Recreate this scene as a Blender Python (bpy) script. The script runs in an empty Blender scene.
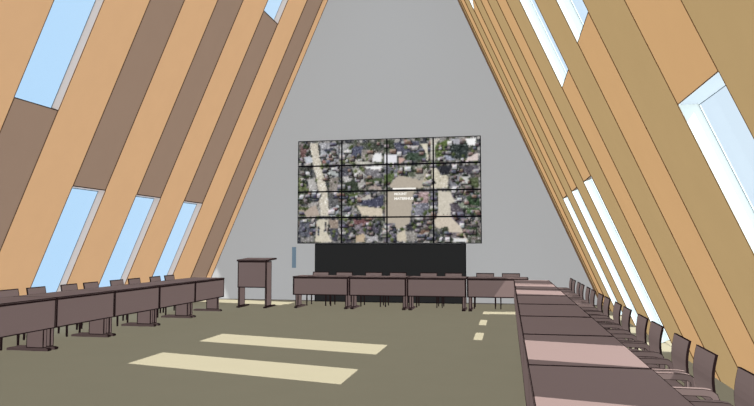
import bpy, bmesh, math, random
from mathutils import Vector, Matrix

sc = bpy.context.scene
C = sc.collection
F = 655.0                      # focal length in pixels of the 754-wide frame
EYE = Vector((0, 0, 1.48))
A = math.radians(66.5)         # pitch of the two leaning walls
SA, CA, TA = math.sin(A), math.cos(A), math.tan(A)
XR, XL, YB, YF = 2.25, -8.2, 16.72, -2.5
APEX = (XR - XL) / 2 * TA
XM = (XR + XL) / 2
TH = 0.13                      # wall thickness = depth of the window reveals
G = 0.80                       # ambient gain of the fill lights

# ------------------------------------------------------------------ materials
def lin(c):
    return [(v / 255 / 12.92 if v / 255 <= 0.04045 else ((v / 255 + 0.055) / 1.055) ** 2.4) for v in c]

def flat(name, rgb, gain=G, grain=0.0, scale=30):
    m = bpy.data.materials.new(name); m.use_nodes = True
    nt = m.node_tree; nt.nodes.clear()
    out = nt.nodes.new('ShaderNodeOutputMaterial'); d = nt.nodes.new('ShaderNodeBsdfDiffuse')
    col = [min(v / gain, 1.0) for v in lin(rgb)] + [1]
    d.inputs['Color'].default_value = col
    if grain:
        tc = nt.nodes.new('ShaderNodeTexCoord'); n = nt.nodes.new('ShaderNodeTexNoise'); n.inputs['Scale'].default_value = scale
        r = nt.nodes.new('ShaderNodeValToRGB')
        r.color_ramp.elements[0].position = 0.3; r.color_ramp.elements[1].position = 0.7
        r.color_ramp.elements[0].color = [v * (1 - grain) for v in col[:3]] + [1]
        r.color_ramp.elements[1].color = [v * (1 + grain) for v in col[:3]] + [1]
        nt.links.new(tc.outputs['Object'], n.inputs['Vector']); nt.links.new(n.outputs['Fac'], r.inputs['Fac'])
        nt.links.new(r.outputs['Color'], d.inputs['Color'])
    nt.links.new(d.outputs[0], out.inputs[0])
    return m

SL = G * (SA + CA)             # the leaning walls collect light from two fill directions
M = dict(
    tan_l=flat('left_timber', (206, 165, 124), SL, 0.012, 3), brown_l=flat('left_brown_board', (146, 123, 106), SL, 0.012, 3),
    tan_r=flat('right_timber', (204, 163, 116), SL, 0.012, 3), khaki_r=flat('right_khaki_board', (181, 153, 109), SL, 0.012, 3),
    seam=flat('timber_seam', (98, 70, 44), SL), seam_l=flat('timber_seam_dark', (84, 62, 46), SL),
    reveal_r=flat('sunlit_reveal', (224, 246, 249), 0.86), head_r=flat('pale_window_head', (214, 230, 244), 0.86), reveal_l=flat('shaded_reveal', (182, 170, 163), G),  # one white reveal; sun, shade and the head's paler tone are put into the colours
    grey=flat('grey_wall', (169, 169, 169), G), floor=flat('olive_floor', (126, 120, 102), G, 0.01, 2),
    edge=flat('dark_edge', (34, 24, 24), G), desk=flat('taupe_laminate', (111, 95, 92), G),
    chair=flat('taupe_shell', (109, 94, 91), G), leg=flat('dark_taupe_leg', (84, 70, 68), G),
    black=flat('black_panel', (39, 39, 39), G), bezel=flat('black_bezel', (14, 14, 18), G),
    plate=flat('slate_blue_plate', (104, 122, 136), G), outer=flat('roof_outside', (120, 110, 100), G),
)

def glass_mat(name, tint, fac):
    m = bpy.data.materials.new(name); m.use_nodes = True
    nt = m.node_tree; nt.nodes.clear()
    out = nt.nodes.new('ShaderNodeOutputMaterial'); t = nt.nodes.new('ShaderNodeBsdfTransparent'); g = nt.nodes.new('ShaderNodeBsdfGlossy')
    mx = nt.nodes.new('ShaderNodeMixShader')
    t.inputs['Color'].default_value = (*tint, 1); g.inputs['Roughness'].default_value = 0.05
    mx.inputs['Fac'].default_value = fac
    nt.links.new(t.outputs[0], mx.inputs[1]); nt.links.new(g.outputs[0], mx.inputs[2]); nt.links.new(mx.outputs[0], out.inputs[0])
    return m
M['glass'] = glass_mat('window_glass', (0.97, 0.985, 1.0), 0.02)

# ------------------------------------------------------------------ helpers
def link(name, bm, mats, parent=None):
    bm.normal_update()
    me = bpy.data.meshes.new(name); bm.to_mesh(me); bm.free()
    for m in mats: me.materials.append(m)
    o = bpy.data.objects.new(name, me); C.objects.link(o)
    if parent is not None: o.parent = parent
    return o

def quad(bm, pts, mi=0):
    f = bm.faces.new([bm.verts.new(p) for p in pts]); f.material_index = mi
    return f

def rim_quad(bm, p, lw, mi=0, ri=1, lu=None):
    """quad p0..p3 with a dark edge band of width lw"""
    p = [Vector(v) for v in p]
    du, dv = (p[1] - p[0]).length, (p[3] - p[0]).length
    a, b = min((lu or lw) / du, 0.44), min(lw / dv, 0.44)
    def at(u, v): return (p[0] * (1 - u) + p[1] * u) * (1 - v) + (p[3] * (1 - u) + p[2] * u) * v
    us, vs = (0, a, 1 - a, 1), (0, b, 1 - b, 1)
    g = [[bm.verts.new(at(u, v)) for u in us] for v in vs]
    for j in range(3):
        for i in range(3):
            f = bm.faces.new((g[j][i], g[j][i + 1], g[j + 1][i + 1], g[j + 1][i]))
            f.material_index = mi if (i == 1 and j == 1) else ri

def rim_box(bm, x0, x1, y0, y1, z0, z1, lw, mi=0, ri=1, lu=None):
    P = lambda x, y, z: (x, y, z)
    for q in (((x0, y0, z0), (x1, y0, z0), (x1, y0, z1), (x0, y0, z1)),
              ((x1, y1, z0), (x0, y1, z0), (x0, y1, z1), (x1, y1, z1)),
              ((x0, y1, z0), (x0, y0, z0), (x0, y0, z1), (x0, y1, z1)),
              ((x1, y0, z0), (x1, y1, z0), (x1, y1, z1), (x1, y0, z1)),
              ((x0, y0, z1), (x1, y0, z1), (x1, y1, z1), (x0, y1, z1)),
              ((x0, y1, z0), (x1, y1, z0), (x1, y0, z0), (x0, y0, z0))):
        rim_quad(bm, q, lw, mi, ri, lu if q[0][0] != q[1][0] else None)

def ribbon(bm, prof, x0, x1, lw, mi=0, ri=1, cap=0):
    """closed profile of (y, z, is_edge_row) points extruded from x0 to x1; end columns and flagged rows are dark"""
    n = len(prof); w = min(lw, (x1 - x0) * 0.44)
    xs = (x0, x0 + w, x1 - w, x1)
    g = [[bm.verts.new((x, y, z)) for x in xs] for (y, z, e) in prof]
    for k in range(n):
        k2 = (k + 1) % n
        for i in range(3):
            f = bm.faces.new((g[k][i], g[k][i + 1], g[k2][i + 1], g[k2][i]))
            f.material_index = ri if (i != 1 or prof[k][2]) else mi
    f = bm.faces.new([g[k][0] for k in range(n)]); f.material_index = cap; ends = [f]
    f = bm.faces.new([g[k][3] for k in reversed(range(n))]); f.material_index = cap; ends.append(f)
    if cap == 0:
        bm.normal_update()
        for f in bmesh.ops.inset_individual(bm, faces=ends, thickness=min(lw * .8, .007), use_even_offset=True)['faces']: f.material_index = ri

def band(path, t):
    """closed outline of a (y, z) path thickened by t"""
    L, R_ = [], []
    for i, p in enumerate(path):
        a, b = path[max(i - 1, 0)], path[min(i + 1, len(path) - 1)]
        d = Vector((b[0] - a[0], b[1] - a[1])).normalized(); nrm = Vector((-d.y, d.x)) * t / 2
        L.append((p[0] + nrm.x, p[1] + nrm.y)); R_.append((p[0] - nrm.x, p[1] - nrm.y))
    return L, R_

def empty(name, loc, rz=0.0):
    o = bpy.data.objects.new(name, None); C.objects.link(o)
    o.location = loc; o.rotation_euler = (0, 0, rz); o.empty_display_size = 0.1
    return o

def tag(o, label, cat, group=None):
    o['label'] = label; o['category'] = cat
    if group: o['group'] = group
    return o

def struct(o, label=None):
    o['kind'] = 'structure'
    if label: o['label'] = label
    return o

def px(p, n=1.0):
    """size in metres of n photo pixels at point p"""
    return (Vector(p) - EYE).length / F * n

# ------------------------------------------------------------------ leaning walls
BAY = [3.95 + 1.926 * k for k in range(-3, 7)]
BW = 0.90
UP, UP2 = (3.52, 6.21), (6.71, 9.33)
LOW = (0.0, 2.455)
win_r = {1.0: None}
WR = {2: [LOW], 3: [LOW], 4: [UP], 5: [UP], 6: [LOW], 7: [LOW], 8: [LOW, UP2]}   # bay index -> openings (right)
WL = {5: [UP], 6: [LOW], 7: [LOW], 8: [LOW, UP2]}

def W(side, Y, z, d=0.0):
    if side == 'right': return Vector((XR - z / TA + d * SA, Y, z + d * CA))
    return Vector((XL + z / TA - d * SA, Y, z + d * CA))

def line_w(side, Y, n):
    off = 1.55 if side == 'right' else 7.2
    return n * (Y * Y + off * off) / (F * off)

def head(k, side):
    return 0.12 if side == 'right' and k >= 6 else -TH * CA

def build_wall(side, opens, m_bay, m_gap, m_rev, m_seam):
    bm = bmesh.new()
    cuts = [YF]
    for b in BAY: cuts += [b, b + BW]
    cuts.append(YB)
    def cell(Y0, Y1, z0, z1, mi, rev, hb=None, ht=None):
        v = {}
        for a, Y in enumerate((Y0, Y1)):
            for b, z in enumerate((z0, z1)):
                for c, d in enumerate((0, TH)):
                    h = (hb, ht)[b] if c else None      # cut angle of a head or sill
                    v[a, b, c] = W(side, Y, z + (h or 0), d)
        flip = side == 'left'
        def fc(keys, m):
            ks = [v[k] for k in keys]
            quad(bm, ks[::-1] if flip else ks, m)
        fc([(0, 0, 0), (0, 1, 0), (1, 1, 0), (1, 0, 0)], mi)
        fc([(0, 0, 1), (1, 0, 1), (1, 1, 1), (0, 1, 1)], 4)
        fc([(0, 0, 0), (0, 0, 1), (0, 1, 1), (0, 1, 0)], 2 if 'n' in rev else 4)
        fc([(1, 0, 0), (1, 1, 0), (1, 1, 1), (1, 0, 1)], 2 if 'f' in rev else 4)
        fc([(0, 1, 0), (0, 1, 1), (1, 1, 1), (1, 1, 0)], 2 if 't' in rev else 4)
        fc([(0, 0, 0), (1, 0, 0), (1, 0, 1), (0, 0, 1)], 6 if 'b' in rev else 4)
    for i in range(len(cuts) - 1):
        Y0, Y1 = cuts[i], cuts[i + 1]
        if i % 2 == 0:                                   # board between two bays
            zs = [0, APEX]
            # split so that only the stretch beside a window shows the white reveal
            ops_prev, ops_next = opens.get(i // 2 - 1, []), opens.get(i // 2, [])
            lv = sorted({0, APEX} | {z for o in ops_prev + ops_next for z in o})
            for z0, z1 in zip(lv[:-1], lv[1:]):
                zm = (z0 + z1) / 2
                rev = ('n' if any(o[0] < zm < o[1] for o in ops_prev) else '') + ('f' if any(o[0] < zm < o[1] for o in ops_next) else '')
                cell(Y0, Y1, z0, z1, 1, rev)
        else:
            ops = opens.get(i // 2, [])
            lv = sorted({0, APEX} | {z for o in ops for z in o})
            for z0, z1 in zip(lv[:-1], lv[1:]):
                if any(abs(o[0] - z0) < 1e-6 and abs(o[1] - z1) < 1e-6 for o in ops): continue
                cell(Y0, Y1, z0, z1, 0, 'tb', head(i // 2, side) if any(abs(o[1] - z0) < 1e-6 for o in ops) else None,
                     -TH * CA if any(abs(o[0] - z1) < 1e-6 for o in ops) else None)
    # dark joints between the boards
    for ci in range(1, len(cuts) - 1):
        Y = cuts[ci]
        w = line_w(side, max(Y, 2.0), 0.85) / 2
        k, after = (ci - 1) // 2, ci % 2 == 1             # the bay that this joint borders; whether the bay lies beyond it
        ops = opens.get(k, [])
        lv = sorted({0, APEX - 0.02} | {z for o in ops for z in o})
        for z0, z1 in zip(lv[:-1], lv[1:]):
            beside = any(o[0] - .01 < (z0 + z1) / 2 < o[1] + .01 for o in ops)
            ya, yb_ = (Y - w, Y + w) if not beside else ((Y - 1.5 * w, Y) if after else (Y, Y + 1.5 * w))
            q = [W(side, ya, z0, -0.003), W(side, ya, z1, -0.003), W(side, yb_, z1, -0.003), W(side, yb_, z0, -0.003)]
            quad(bm, q if side == 'right' else q[::-1], 3)
    for k, ops in opens.items():
        for o in ops:
            for z in o:
                if z < 0.1: continue
                w = px(W(side, BAY[k] + 0.45, z), 0.8) / 2
                zz = z + (w if z == o[1] else -w)
                q = [W(side, BAY[k], zz - w, -0.004), W(side, BAY[k], zz + w, -0.004), W(side, BAY[k] + BW, zz + w, -0.004), W(side, BAY[k] + BW, zz - w, -0.004)]
                quad(bm, q if side == 'right' else q[::-1], 5)
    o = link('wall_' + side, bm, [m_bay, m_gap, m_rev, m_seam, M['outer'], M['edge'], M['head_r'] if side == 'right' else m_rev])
    return struct(o, 'leaning %s wall of long timber boards' % side)

build_wall('right', WR, M['tan_r'], M['khaki_r'], M['reveal_r'], M['seam'])
build_wall('left', WL, M['brown_l'], M['tan_l'], M['reveal_l'], M['seam_l'])

n = 0
for side, opens in (('left', WL), ('right', WR)):
    for k, ops in sorted(opens.items()):
        for (z0, z1) in ops:
            n += 1
            bm = bmesh.new()
            Y0, Y1 = BAY[k], BAY[k] + BW
            d = TH - 0.012
            lw = line_w(side, max(Y0, 2.0), 0.7)
            lz = px(W(side, Y0, z0), 0.7)
            zt = z1 + head(k, side)
            zb = z0 - (TH * CA if z0 > 0.1 else 0)
            ys, zs = (Y0, Y0 + min(lw * .5, .015), Y1 - min(lw, 0.018), Y1), (zb, zb + lz, zt - lz, zt)
            g = [[bm.verts.new(W(side, y, z, d)) for y in ys] for z in zs]
            for j in range(3):
                for i in range(3):
                    f = bm.faces.new((g[j][i], g[j][i + 1], g[j + 1][i + 1], g[j + 1][i]))
                    f.material_index = 0 if i == 1 and j == 1 else 1
            o = link('window_%d' % n, bm, [M['glass'], flat('pane_edge', (82, 94, 104), G) if n == 1 else bpy.data.materials['pane_edge']])
            struct(o, 'narrow skylight window in the leaning %s wall' % side)

# ------------------------------------------------------------------ gable walls, floor
def gable(name, y, th, mat):
    bm = bmesh.new()
    pts = [(XL, 0), (XR, 0), (XM, APEX)]
    a = [bm.verts.new((x, y, z)) for x, z in pts]; b = [bm.verts.new((x, y + th, z)) for x, z in pts]
    bm.faces.new(a); bm.faces.new(b[::-1])
    for i in range(3):
        j = (i + 1) % 3
        bm.faces.new((a[j], a[i], b[i], b[j]))
    bmesh.ops.recalc_face_normals(bm, faces=bm.faces)
    return struct(link(name, bm, [mat]))
gable('wall_back', YB, 0.12, M['grey'])['label'] = 'plain grey gable wall'
gable('wall_front', YF - 0.12, 0.12, M['grey'])

bm = bmesh.new()
rim_box(bm, XL - 0.3, XR + 0.3, YF - 0.12, YB + 0.12, -0.1, 0.0, 0.01, 0, 0)
struct(link('floor', bm, [M['floor']]), 'flat olive grey floor')
bm = bmesh.new()
rim_box(bm, XL + 0.02, XR - 0.02, YB - 0.012, YB, 0.0, 0.022, 0.001, 0, 0)
struct(link('baseboard_back', bm, [flat('baseboard', (92, 88, 82), G)]))
# dark scribe strips where the gable meets the leaning walls
bm = bmesh.new()
def scribe(side, w, mi, bm):
    s = 1 if side == 'right' else -1
    q = [W(side, YB - 0.004, 0), W(side, YB - 0.004, APEX - 0.1), W(side, YB - 0.004, APEX - 0.1) - Vector((s * w, 0, 0)), W(side, YB - 0.004, 0) - Vector((s * w, 0, 0))]
    quad(bm, q[::-1] if side == 'right' else q, mi)
scribe('right', 0.055, 0, bm)
struct(link('trim_1', bm, [flat('scribe_brown', (108, 84, 62), G)]))
bm = bmesh.new(); scribe('left', 0.02, 0, bm)
struct(link('trim_2', bm, [flat('scribe_dark', (92, 76, 62), G)]))

# ------------------------------------------------------------------ tables
TW = 0.72
def make_table(L, loc, rz, label, group):
    """front (modesty panel) faces local -y, origin at floor under the middle of the front edge"""
    t = tag(empty('conference_table', loc, rz), label, 'table', group)
    lw = px(loc, 1.0 if loc[0] < 0 else 0.8); h = L / 2 - 0.002
    seam = min(0.05, 0.42 * (Vector(loc) - EYE).length ** 2 / (F * 0.74)) if loc[0] > 0 else lw
    bm = bmesh.new(); rim_box(bm, -h, h, 0, TW, 0.714, 0.74, lw, lu=seam); link('tabletop', bm, [M['desk'], M['edge']], t)
    bm = bmesh.new(); rim_box(bm, -h + 0.006, h - 0.006, 0.003, 0.025, 0.31, 0.714, lw if loc[0] < 0 else 0.03, lu=lw * 1.5); link('modesty_panel', bm, [M['desk'], M['edge']], t)
    for s in (-1, 1):
        x = s * (h - 0.07)
        bm = bmesh.new(); rim_box(bm, x - 0.035, x + 0.035, 0.11, 0.38, 0.04, 0.714, lw * .8); lg = link('leg', bm, [M['desk'], M['edge']], t)
        bm = bmesh.new()
        # tapered foot bar
        z = 0.04
        pts = [(0.035, 0), (0.69, 0), (0.69, 0.03), (0.65, z), (0.075, z), (0.035, 0.03)]
        a = [bm.verts.new((x - 0.04, y, zz)) for y, zz in pts]; b = [bm.verts.new((x + 0.04, y, zz)) for y, zz in pts]
        bm.faces.new(a[::-1]); bm.faces.new(b)
        for i in range(6):
            f = bm.faces.new((a[i], a[(i + 1) % 6], b[(i + 1) % 6], b[i])); f.material_index = 0 if i in (3,) else 1
        bmesh.ops.recalc_face_normals(bm, faces=bm.faces)
        link('foot', bm, [M['leg'], M['edge']], lg)
    return t

# ------------------------------------------------------------------ chairs
def make_chair(loc, rz, label, group):
    """sitter faces local -y; the backrest stands at local +y"""
    t = tag(empty('armchair', loc, rz), label, 'chair', group)
    lw = px(loc, 0.7)
    bm = bmesh.new()
    pr = [(-0.21, 0.445), (-0.195, 0.468), (-0.17, 0.475), (0.05, 0.465), (0.19, 0.468), (0.205, 0.46), (0.205, 0.432), (-0.19, 0.43)]
    e = min(lw, 0.02)
    ribbon(bm, [(y, z, k in (0, 1, 4, 5)) for k, (y, z) in enumerate(pr)], -0.215, 0.215, lw)
    bmesh.ops.recalc_face_normals(bm, faces=bm.faces)
    link('seat', bm, [M['chair'], M['edge']], t)
    # bowed backrest shell
    zt, zb = 0.805, 0.478
    def yb(z):
        u = (z - zb) / (zt - zb)
        return 0.222 - 0.026 * math.sin(math.pi * u)
    lv = [zb, zb + min(lw, .03)] + [zb + (zt - zb) * k / 9 for k in range(1, 9)] + [zt - min(lw * 1.2, .03), zt]
    lv = sorted(lv)
    path = [(yb(z), z) for z in lv]
    Lf, Rt = band(path, 0.016)
    bm = bmesh.new()
    m_ = len(path)
    prof = [(y, z, k in (0, m_ - 2)) for k, (y, z) in enumerate(Rt)] 
    prof[-1] = (prof[-1][0], prof[-1][1], True)
    back = [(y, z) for y, z in Lf][::-1]
    prof += [(y, z, k in (0, m_ - 2)) for k, (y, z) in enumerate(back)]
    prof[-1] = (prof[-1][0], prof[-1][1], True)
    ribbon(bm, prof, -0.21, 0.21, lw, cap=1)
    bmesh.ops.recalc_face_normals(bm, faces=bm.faces)
    link('backrest', bm, [M['chair'], M['edge']], t)
    for s in (-1, 1):
        # armrest: band that runs back level and turns down over both legs
        p = [(-0.175, 0.47), (-0.175, 0.545), (-0.168, 0.565), (-0.15, 0.578), (-0.12, 0.583), (0.13, 0.583), (0.165, 0.578), (0.186, 0.563), (0.195, 0.54), (0.195, 0.47)]
        a, b = band(p, 0.044)
        prof = [(y, z, False) for y, z in a] + [(y, z, False) for y, z in b[::-1]]
        bm = bmesh.new()
        x = s * 0.24
        ribbon(bm, prof, x - 0.024, x + 0.024, min(lw * .8, 0.007))
        bmesh.ops.recalc_face_normals(bm, faces=bm.faces)
        link('armrest', bm, [M['chair'], M['edge']], t)
    for sx in (-1, 1):
        for y0, y1 in ((-0.175, -0.185), (0.195, 0.21)):
            bm = bmesh.new()
            r = 0.015
            top = [(sx * 0.238 + dx, y0 + dy, 0.49) for dx, dy in ((-r, -r), (r, -r), (r, r), (-r, r))]
            bot = [(sx * 0.238 + dx * .8, y1 + dy * .8, 0.0) for dx, dy in ((-r, -r), (r, -r), (r, r), (-r, r))]
            tv, bv = [bm.verts.new(q) for q in top], [bm.verts.new(q) for q in bot]
            bm.faces.new(tv); bm.faces.new(bv[::-1])
            for i in range(4): bm.faces.new((bv[i], bv[(i + 1) % 4], tv[(i + 1) % 4], tv[i]))
            bmesh.ops.recalc_face_normals(bm, faces=bm.faces)
            link('leg', bm, [M['edge']], t)
    return t

ORD = ['first', 'second', 'third', 'fourth', 'fifth', 'sixth', 'seventh', 'eighth', 'ninth', 'tenth', 'eleventh', 'twelfth', 'thirteenth', 'fourteenth', 'fifteenth', 'sixteenth', 'seventeenth', 'eighteenth', 'nineteenth', 'twentieth']
H90 = math.pi / 2
# row against the brown-and-tan wall, ending beside the lectern
LX, LY, LP = -6.25, 13.85, 1.40
k = 0
for i in range(5):
    yc = LY - LP * (i + 0.5)
    make_table(LP, (LX, yc, 0), H90, 'taupe table with front panel in the row under the brown wall, %s from the lectern' % ORD[i], 'tables under the brown and tan wall')
    for dy in (0.3, -0.3):
        if i == 4 and dy < 0: continue
        make_chair((-7.17, yc + dy, 0), H90, 'taupe armchair behind the row under the brown wall, %s from the lectern' % ORD[k], 'armchairs under the brown and tan wall')
        k += 1
# row before the video wall
BX, BY, BP = -4.95, 14.74, 1.348
k = 0
for i in range(4):
    xc = BX + BP * (i + 0.5)
    make_table(BP, (xc, BY, 0), 0, 'taupe table in the row before the video wall, %s from the lectern' % ORD[i], 'tables before the video wall')
    for dx in (-0.3, 0.3):
        make_chair((xc + dx, 15.62, 0), 0, 'taupe armchair between table row and video wall, %s from the lectern' % ORD[k], 'armchairs before the video wall')
        k += 1
# long row by the khaki wall with sun on its tops
RX, RY, RP = 0.115, 4.2, 1.42
k = 0
for i in range(6, -2, -1):
    yc = RY + RP * (i + 0.5)
    j = 6 - i
    make_table(RP, (RX, yc, 0), -H90, 'taupe table in the long row by the khaki wall, %s from the far grey wall' % ORD[j], 'tables by the khaki wall')
    for dy in (0.3, -0.3):
        if i == -1 and dy < 0: continue
        make_chair((1.03, yc + dy, 0), -H90, 'taupe armchair along the khaki wall, %s from the far grey wall' % ORD[k], 'armchairs along the khaki wall')
        k += 1

# ------------------------------------------------------------------ lectern
t = tag(empty('lectern', (-5.905, 14.6, 0)), 'taupe standing lectern with two slab legs and open base', 'lectern')
lw = px((-5.9, 14.6, 0.8), 1.0)
bm = bmesh.new(); rim_box(bm, -0.355, 0.355, 0.0, 0.03, 0.47, 1.085, lw); link('front_panel', bm, [M['desk'], M['edge']], t)
bm = bmesh.new()
rim_box(bm, -0.375, 0.375, -0.02, 0.66, 1.085, 1.125, lw)
for v in bm.verts:                                   # slopes gently up to the reading side
    v.co.z += (v.co.y + 0.02) * 0.05
link('lectern_top', bm, [M['desk'], M['edge']], t)
for s in (-1, 1):
    x = s * 0.335
    bm = bmesh.new(); rim_box(bm, x - 0.02, x + 0.02, 0.031, 0.36, 0.035, 1.085, lw * .9); lg = link('leg', bm, [M['desk'], M['edge']], t)
    bm = bmesh.new(); rim_box(bm, x - 0.035, x + 0.035, -0.02, 0.60, 0.0, 0.035, lw * .9); link('foot', bm, [M['leg'], M['edge']], lg)

# ------------------------------------------------------------------ plinth under the screens, wall plate
bm = bmesh.new(); rim_box(bm, -4.97, -1.03, 16.61, YB - 0.022, 0.0, 1.506, 0.02)
tag(link('backing_panel', bm, [M['black'], M['bezel']]), 'wide matte black panel standing below the video wall', 'panel')
t = tag(empty('wall_plate', (-5.574, YB, 0.865)), 'narrow upright slate blue plate on the grey wall by the screens', 'wall plate')
bm = bmesh.new(); rim_box(bm, -0.052, 0.052, -0.03, 0.0, 0.0, 0.553, 0.006, 0, 0); link('plate', bm, [M['plate'], M['edge']], t)

# ------------------------------------------------------------------ video wall
NU, NV = 192, 108
rnd = random.Random(7)
def inpoly(x, y, P):
    c = False; j = len(P) - 1
    for i in range(len(P)):
        if (P[i][1] > y) != (P[j][1] > y) and x < (P[j][0] - P[i][0]) * (y - P[i][1]) / (P[j][1] - P[i][1]) + P[i][0]: c = not c
        j = i
    return c
SHAPES = []
def q(ox, oy, s, items):
    for it in items:
        col, noise, pts = it[0], it[1], it[2]
        SHAPES.append((col, noise, [(ox + a / s, oy + b / s) for a, b in pts]))
exec_items = None
RD, TR_, GR = (204, 194, 174), (52, 58, 46), (88, 102, 58)
q(295, 135, 6.77, [
 ((150, 150, 156), 40, [(165,50),(312,45),(312,190),(180,200)]),
 (RD, 14, [(108,50),(160,50),(168,120),(190,200),(215,300),(240,400),(170,400),(150,290),(125,200),(105,100)]),
 ((60, 62, 60), 30, [(160,50),(172,50),(200,200),(250,400),(236,400),(190,210),(168,120)]),
 ((112, 78, 76), 24, [(30,85),(98,80),(90,150),(40,165)]),
 ((186, 192, 202), 14, [(60,155),(110,140),(125,185),(80,202)]),
 ((156, 160, 168), 22, [(180,110),(240,95),(300,100),(308,160),(250,190),(190,180)]),
 ((62, 66, 84), 20, [(205,95),(280,88),(268,150),(240,140)]),
 ((152, 104, 96), 16, [(192,172),(258,165),(240,200),(195,200)]),
 ((96, 106, 62), 26, [(22,290),(70,280),(80,380),(25,392)]),
 ((70, 72, 66), 26, [(22,215),(120,210),(100,280),(24,280)]),
 ((176, 172, 168), 14, [(88,305),(140,290),(160,370),(100,385)]),
 ((166, 172, 172), 16, [(225,235),(310,240),(310,280),(240,268)]),
 ((84, 84, 80), 26, [(215,210),(310,205),(310,236),(228,232)]),
 ((136, 126, 118), 24, [(242,300),(312,288),(312,380),(250,385)]),
 ((156, 156, 156), 24, [(322,60),(410,55),(395,150),(322,155)]),
 ((76, 80, 104), 24, [(400,82),(480,70),(470,150),(390,152)]),
 ((70, 76, 66), 26, [(470,48),(612,46),(605,110),(490,100)]),
 ((140, 132, 124), 26, [(470,100),(560,100),(540,180),(465,170)]),
 ((112, 118, 76), 22, [(322,160),(420,158),(420,198),(322,198)]),
 ((226, 226, 228), 6, [(556,130),(612,122),(612,192),(540,184)]),
 ((190, 186, 172), 12, [(420,182),(540,188),(530,202),(420,202)]),
 ((78, 78, 88), 24, [(322,220),(400,214),(394,272),(330,282)]),
 ((176, 172, 170), 14, [(330,288),(400,280),(395,330),(345,330)]),
 ((168, 164, 158), 16, [(400,218),(482,218),(492,372),(440,372),(428,290)]),
 ((56, 66, 50), 20, [(330,332),(430,300),(452,382),(330,388)]),
 ((236, 236, 236), 4, [(490,212),(612,204),(612,224),(560,232),(500,222)]),
 ((116, 112, 118), 20, [(488,226),(560,234),(612,226),(602,292),(494,286)]),
 ((72, 88, 52), 16, [(500,312),(612,290),(612,342),(510,352)]),
 ((164, 146, 136), 14, [(508,372),(568,320),(612,368),(612,380)]),
])
q(385, 130, 6.77, [
 ((64, 74, 56), 24, [(16,62),(82,60),(70,145),(16,155)]),
 ((80, 82, 102), 26, [(72,80),(252,70),(256,150),(100,182)]),
 ((216, 206, 182), 8, [(258,90),(312,88),(314,212),(292,212),(288,140)]),
 ((222, 222, 230), 5, [(18,166),(100,164),(96,226),(18,232)]),
 ((204, 162, 150), 10, [(105,186),(160,202),(112,240)]),
 ((62, 80, 64), 22, [(165,152),(300,160),(300,212),(165,212)]),
 ((188, 182, 168), 12, [(328,60),(382,56),(350,112),(348,212),(328,212)]),
 ((140, 146, 166), 14, [(400,172),(450,150),(482,212),(408,212)]),
 ((92, 112, 52), 22, [(350,102),(430,60),(472,92),(420,172),(356,194)]),
 ((46, 56, 54), 16, [(430,82),(582,80),(560,204),(470,200),(430,160)]),
 ((166, 166, 176), 14, [(450,55),(542,58),(530,96),(460,92)]),
 ((238, 238, 238), 4, [(554,55),(626,48),(622,104),(572,102)]),
 ((216, 196, 190), 10, [(558,198),(640,154),(640,214),(560,214)]),
 ((112, 112, 124), 20, [(18,240),(105,234),(98,290),(18,296)]),
 ((86, 106, 56), 16, [(18,300),(92,290),(50,372),(18,388)]),
 ((150, 146, 134), 18, [(118,240),(300,238),(312,330),(280,345),(112,300)]),
 ((84, 92, 72), 22, [(118,246),(215,242),(220,318),(140,318),(112,296)]),
 ((190, 178, 150), 30, [(290,300),(318,290),(318,395),(262,395)]),
 ((42, 44, 52), 12, [(352,236),(462,240),(440,302),(392,300)]),
 ((202, 192, 168), 14, [(330,236),(350,240),(386,304),(440,312),(436,398),(330,398)]),
 ((80, 76, 86), 18, [(498,240),(640,236),(640,302),(508,302)]),
 ((130, 130, 140), 18, [(448,332),(520,300),(522,396),(450,396)]),
 ((196, 196, 192), 10, [(522,320),(580,312),(568,372)]),
 ((76, 88, 54), 20, [(572,332),(640,322),(640,400),(582,396)]),
 ((182, 168, 148), 5, [(105,308),(140,314),(280,345),(262,400),(60,400),(40,380)]),
])
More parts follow.
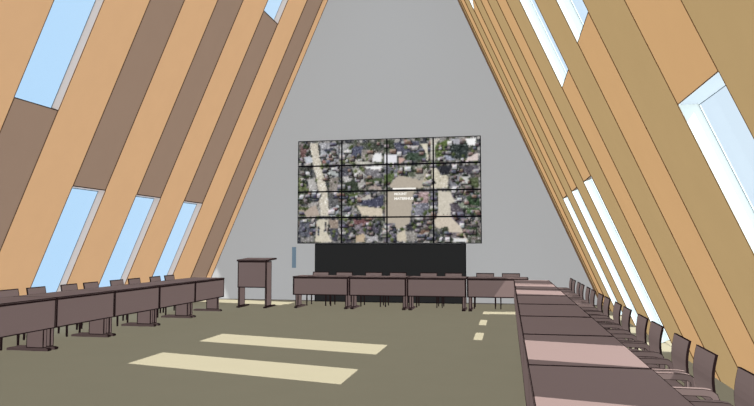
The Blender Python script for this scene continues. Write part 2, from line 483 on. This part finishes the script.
q(295, 190, 6.77, [
 ((58, 64, 46), 22, [(22,18),(112,18),(100,85),(26,102)]),
 ((152, 146, 142), 12, [(88,92),(170,75),(166,106),(100,118)]),
 ((76, 88, 46), 20, [(26,110),(112,130),(90,182),(24,182)]),
 ((178, 158, 142), 8, [(60,152),(150,100),(182,182),(78,186)]),
 (RD, 14, [(165,18),(232,18),(242,100),(244,184),(186,184)]),
 ((94, 94, 96), 26, [(246,18),(314,18),(312,112),(240,104)]),
 ((176, 184, 194), 26, [(248,132),(316,100),(312,182),(248,182)]),
 ((112, 116, 116), 30, [(328,100),(404,110),(392,182),(328,182)]),
 ((82, 98, 50), 18, [(330,28),(444,18),(430,92),(370,112)]),
 ((186, 180, 168), 10, [(444,70),(530,18),(542,72)]),
 ((64, 66, 90), 14, [(452,72),(530,62),(620,30),(620,122),(520,110),(460,102)]),
 ((208, 192, 166), 10, [(430,108),(520,118),(612,128),(612,184),(470,182)]),
 ((82, 84, 98), 24, [(30,202),(130,190),(150,302),(60,332),(30,300)]),
 ((130, 126, 124), 12, [(40,326),(140,318),(132,356),(40,358)]),
 ((206, 196, 172), 10, [(160,196),(244,196),(232,292),(272,358),(146,358)]),
 ((58, 56, 56), 20, [(165,245),(180,245),(176,310),(164,310)]),
 ((58, 56, 56), 20, [(214,215),(228,215),(224,285),(212,285)]),
 ((152, 132, 116), 12, [(246,202),(312,196),(312,256),(250,258)]),
 ((66, 66, 82), 16, [(242,262),(314,262),(302,352),(270,340)]),
 ((90, 92, 96), 22, [(324,196),(402,200),(390,242),(328,242)]),
 ((114, 70, 72), 20, [(408,190),(560,190),(480,234),(416,232)]),
 ((120, 108, 118), 18, [(418,242),(480,220),(492,302),(428,292)]),
 ((74, 72, 86), 18, [(328,292),(370,248),(412,312),(392,358),(328,358)]),
 ((194, 168, 134), 10, [(424,312),(486,292),(492,356),(428,358)]),
 ((80, 76, 92), 16, [(494,242),(590,216),(592,300),(500,304)]),
 ((160, 156, 160), 18, [(500,304),(586,294),(582,352),(508,352)]),
 ((62, 66, 66), 22, [(588,240),(614,240),(614,352),(588,352)]),
])
q(385, 188, 6.77, [
 ((182, 168, 148), 4, [(30,18),(212,18),(192,190),(182,240),(100,282),(24,230)]),
 ((168, 138, 138), 30, [(214,30),(312,20),(312,102),(206,112)]),
 ((118, 118, 132), 34, [(200,112),(318,100),(318,188),(196,192)]),
 ((100, 98, 112), 26, [(328,18),(366,18),(360,182),(328,186)]),
 (RD, 10, [(370,18),(450,18),(482,92),(448,186),(366,186)]),
 ((206, 190, 168), 8, [(338,222),(366,186),(450,190),(512,252),(574,372),(482,342),(440,300),(350,262)]),
 ((84, 76, 86), 18, [(448,110),(502,90),(544,182),(530,240),(500,240),(456,184)]),
 ((132, 142, 122), 14, [(500,100),(574,108),(560,152),(520,140)]),
 ((48, 72, 44), 18, [(558,60),(645,28),(645,124),(576,112)]),
 ((64, 92, 50), 18, [(556,142),(645,138),(645,186),(566,182)]),
 ((84, 84, 92), 18, [(470,18),(560,18),(552,80),(500,70)]),
 ((58, 56, 64), 16, [(158,252),(230,212),(312,210),(342,250),(332,302),(262,262),(240,322),(164,292)]),
 ((142, 136, 130), 14, [(164,292),(242,292),(242,360),(170,362)]),
 ((130, 98, 82), 18, [(246,292),(312,282),(312,342),(250,342)]),
 ((74, 74, 96), 22, [(18,240),(82,238),(92,292),(18,302)]),
 ((92, 86, 102), 20, [(18,302),(92,302),(82,366),(18,366)]),
 ((202, 188, 162), 8, [(94,312),(152,280),(164,366),(98,366)]),
 ((54, 60, 44), 18, [(388,270),(432,258),(442,312),(400,322)]),
 ((122, 112, 116), 18, [(448,302),(532,300),(542,342),(458,342)]),
 ((216, 216, 216), 6, [(468,345),(562,345),(556,370),(472,370)]),
 ((132, 116, 116), 18, [(536,202),(642,218),(642,262),(556,250)]),
 ((50, 66, 40), 20, [(556,272),(622,258),(642,322),(580,334)]),
])
def bbox(P):
    return min(a for a, b in P), max(a for a, b in P), min(b for a, b in P), max(b for a, b in P)
SH = [(c, nz, P, bbox(P)) for c, nz, P in SHAPES]
# coarse blotches of roofs, trees and yards under the drawn shapes
BL = [[rnd.choice([(92, 92, 92), (70, 76, 60), (128, 124, 122), (56, 58, 66), (150, 146, 142), (108, 98, 92), (78, 82, 70)]) for _ in range(60)] for _ in range(36)]
def picture(u, v):
    """colour of the aerial town view at (u, v), v downwards"""
    x = 298.0 + u * 183.4
    y0 = 141.3 + (135.5 - 141.3) * u
    y = y0 + (243.5 - y0) * v
    jx, jy = rnd.uniform(-.35, .35), rnd.uniform(-.35, .35)
    col, nz = BL[min(35, int(v * 36))][min(59, int(u * 60))], 30
    for c, n_, P, b in SH:
        if b[0] <= x + jx <= b[1] and b[2] <= y + jy <= b[3] and inpoly(x + jx, y + jy, P): col, nz = c, n_
    k = rnd.gauss(0, nz * 0.75)
    if nz >= 12 and rnd.random() < 0.09: k += rnd.choice((-50, 50, 75))
    m = sum(col) / 3
    return [max(0, min(255, m + (a - m) * 0.72 + k + 4)) for a in col]
NZ = [[30] * NU for _ in range(NV)]
def plain(i, j):
    u, v = (i + .5) / NU, (j + .5) / NV
    x = 298.0 + u * 183.4; y0 = 141.3 - 5.8 * u; y = y0 + (243.5 - y0) * v
    nz = 30
    for c, n_, P, b in SH:
        if b[0] <= x <= b[1] and b[2] <= y <= b[3] and inpoly(x, y, P): nz = n_
    return nz
IMG = [[picture((i + .5) / NU, (j + .5) / NV) for i in range(NU)] for j in range(NV)]
NZ = [[plain(i, j) for i in range(NU)] for j in range(NV)]
# small pitched roofs with a bright and a shaded slope, their cast shadow, and round tree crowns
for _ in range(620):
    ci, cj = rnd.randrange(3, NU - 3), rnd.randrange(3, NV - 3)
    if NZ[cj][ci] < 16: continue
    if rnd.random() < 0.62:
        hw, hh = rnd.choice((1, 2, 2, 3)), rnd.choice((1, 1, 2))
        base = rnd.choice(((150, 146, 150), (176, 172, 170), (120, 112, 112), (140, 120, 112), (204, 202, 204), (104, 104, 118)))
        sk = rnd.choice((-0.5, 0, 0.5))
        for dj in range(-hh, hh + 2):
            for di in range(-hw, hw + 2):
                i, j = ci + di + int(round(dj * sk)), cj + dj
                if not (0 <= i < NU and 0 <= j < NV) or NZ[j][i] < 14: continue
                k = -70 if (di > hw or dj > hh) else (26 if dj < 0 or (dj == 0 and di < 0) else -34)
                o_ = IMG[j][i]
                IMG[j][i] = [max(18, min(245, (b_ if k > -60 else 90) + k + rnd.gauss(0, 7))) for b_ in base]
    else:
        rr = rnd.choice((1.2, 1.6, 2.2)); g0 = rnd.choice(((58, 66, 48), (72, 82, 54), (44, 50, 44), (96, 104, 70)))
        for dj in range(-2, 3):
            for di in range(-2, 3):
                i, j = ci + di, cj + dj
                if di * di + dj * dj <= rr * rr and 0 <= i < NU and 0 <= j < NV and NZ[j][i] >= 12:
                    k = -14 * (di + dj) + rnd.gauss(0, 9)
                    IMG[j][i] = [max(15, min(240, b_ + k)) for b_ in g0]
def shade(i, j):
    t = [0, 0, 0]; ws = 0
    for dj in (-1, 0, 1):
        for di in (-1, 0, 1):
            w_ = (0.52, 0.09, 0.03)[abs(di) + abs(dj)]
            p_ = IMG[max(0, min(NV - 1, j + dj))][max(0, min(NU - 1, i + di))]
            ws += w_
            for c_ in range(3): t[c_] += p_[c_] * w_
    return [v / ws for v in t]

scr = bpy.data.materials.new('lit_screen'); scr.use_nodes = True
nt = scr.node_tree; nt.nodes.clear()
o_ = nt.nodes.new('ShaderNodeOutputMaterial'); e_ = nt.nodes.new('ShaderNodeEmission'); a_ = nt.nodes.new('ShaderNodeVertexColor'); a_.layer_name = 'picture'
nt.links.new(a_.outputs['Color'], e_.inputs['Color']); nt.links.new(e_.outputs[0], o_.inputs[0])
white = bpy.data.materials.new('screen_lettering'); white.use_nodes = True
nt = white.node_tree; nt.nodes.clear()
o_ = nt.nodes.new('ShaderNodeOutputMaterial'); e_ = nt.nodes.new('ShaderNodeEmission'); e_.inputs['Color'].default_value = (0.95, 0.92, 0.86, 1)
nt.links.new(e_.outputs[0], o_.inputs[0])

VX0, VX1, VZ0, VZ1, VY = -5.45, -0.632, 1.508, 4.233, 16.6
vw = tag(empty('video_screen_array', ((VX0 + VX1) / 2, YB, VZ0)), 'large video wall of sixteen black-framed screens showing an aerial town view', 'video wall')
vw['kind'] = 'thing'
DW, DH = (VX1 - VX0) / 4, (VZ1 - VZ0) / 4
BZ = 0.020
origin = Vector(((VX0 + VX1) / 2, YB, VZ0))
for r in range(4):
    for c in range(4):
        x0, z1 = VX0 + c * DW, VZ1 - r * DH
        bm = bmesh.new()
        rim_box(bm, x0 - origin.x + .001, x0 + DW - origin.x - .001, VY - origin.y, -0.002, z1 - DH - origin.z + .001, z1 - origin.z - .001, BZ, 0, 0)
        dp = link('display_panel', bm, [M['bezel']], vw)
        bm = bmesh.new()
        nu, nv = NU // 4, NV // 4
        cl = bm.loops.layers.float_color.new('picture')
        sx0, sx1, sz0, sz1 = x0 + BZ, x0 + DW - BZ, z1 - BZ, z1 - DH + BZ
        g = [[bm.verts.new((sx0 + (sx1 - sx0) * i / nu - origin.x, VY - 0.004 - origin.y, sz0 + (sz1 - sz0) * j / nv - origin.z)) for i in range(nu + 1)] for j in range(nv + 1)]
        for j in range(nv):
            for i in range(nu):
                f = bm.faces.new((g[j + 1][i], g[j + 1][i + 1], g[j][i + 1], g[j][i]))
                col = lin(shade(c * nu + i, r * nv + j))
                for l in f.loops: l[cl] = (*col, 1)
        si = link('screen', bm, [scr], dp)
        if c == 2 and r in (1, 2):
            # the white caption lying over the bare square in the middle of the view
            def cap(text, xa, xb, za, h):
                cu = bpy.data.curves.new('caption', 'FONT'); cu.body = text; cu.size = h * 1.38; cu.offset = 0.004
                ob = bpy.data.objects.new('caption', cu); C.objects.link(ob)
                bpy.context.view_layer.update()
                ob.data.materials.append(white)
                w = ob.dimensions.x
                me = bpy.data.meshes.new_from_object(ob.evaluated_get(bpy.context.evaluated_depsgraph_get()))
                bpy.data.objects.remove(ob)
                if not me.materials: me.materials.append(white)
                ob = bpy.data.objects.new('caption', me); C.objects.link(ob)
                ob.rotation_euler = (H90, 0, 0); ob.scale = ((xb - xa) / w, 1, 1)
                ob.location = (xa - origin.x, VY - 0.007 - origin.y, za - origin.z)
                ob.parent = dp
            if r == 1:
                bm = bmesh.new(); quad(bm, [(-2.89 - origin.x, VY - .007 - origin.y, 2.902 - origin.z), (-2.29 - origin.x, VY - .007 - origin.y, 2.902 - origin.z), (-2.29 - origin.x, VY - .007 - origin.y, 2.94 - origin.z), (-2.89 - origin.x, VY - .007 - origin.y, 2.94 - origin.z)])
                link('caption_bar', bm, [white], dp)
            else:
                cap('MOUNT', -2.85, -2.52, 2.755, 0.062)
                cap('MATERNUS', -2.85, -2.35, 2.635, 0.062)

# ------------------------------------------------------------------ light
def sun(name, d, strength, shadow, angle=0.0, col=(1, 1, 1)):
    l = bpy.data.lights.new(name, 'SUN'); l.energy = strength; l.angle = angle; l.use_shadow = shadow; l.color = col
    o = bpy.data.objects.new(name, l); C.objects.link(o)
    o.rotation_euler = Vector(d).to_track_quat('-Z', 'Y').to_euler(); o.location = (XM, 7, 14)
    return o
for i, d in enumerate(((0, 0, -1), (0, 0, 1), (1, 0, 0), (-1, 0, 0), (0, 1, 0), (0, -1, 0))):
    sun('fill_light', d, G * math.pi, False)
sun('sun', (-0.703, 0.264, -1.0), 8.2, True, math.radians(0.15), (1.0, 0.98, 0.93))

w = bpy.data.worlds.new('sky'); sc.world = w; w.use_nodes = True
nt = w.node_tree; nt.nodes.clear()
out = nt.nodes.new('ShaderNodeOutputWorld'); bg = nt.nodes.new('ShaderNodeBackground')
tc = nt.nodes.new('ShaderNodeTexCoord'); sp = nt.nodes.new('ShaderNodeSeparateXYZ'); rp = nt.nodes.new('ShaderNodeValToRGB')
mr = nt.nodes.new('ShaderNodeMapRange'); mr.inputs['From Min'].default_value = -0.6; mr.inputs['From Max'].default_value = 0.5
rp.color_ramp.elements[0].color = (0.50, 0.745, 1.0, 1); rp.color_ramp.elements[1].color = (0.78, 0.89, 0.97, 1)
nt.links.new(tc.outputs['Generated'], sp.inputs[0]); nt.links.new(sp.outputs['X'], mr.inputs['Value'])
nt.links.new(mr.outputs[0], rp.inputs['Fac']); nt.links.new(rp.outputs['Color'], bg.inputs['Color']); nt.links.new(bg.outputs[0], out.inputs[0])
bg.inputs['Strength'].default_value = 1.0

# ------------------------------------------------------------------ camera
cd = bpy.data.cameras.new('camera'); cam = bpy.data.objects.new('camera', cd); C.objects.link(cam)
cam.location = EYE; cam.rotation_euler = (math.radians(90 + 3.638), 0, math.radians(11.255))
cd.sensor_fit = 'HORIZONTAL'; cd.sensor_width = 36; cd.lens = F / 754 * 36; cd.clip_start = 0.05; cd.clip_end = 200
sc.camera = cam
sc.view_settings.view_transform = 'Standard'; sc.view_settings.look = 'None'
sc.cycles.diffuse_bounces = 0
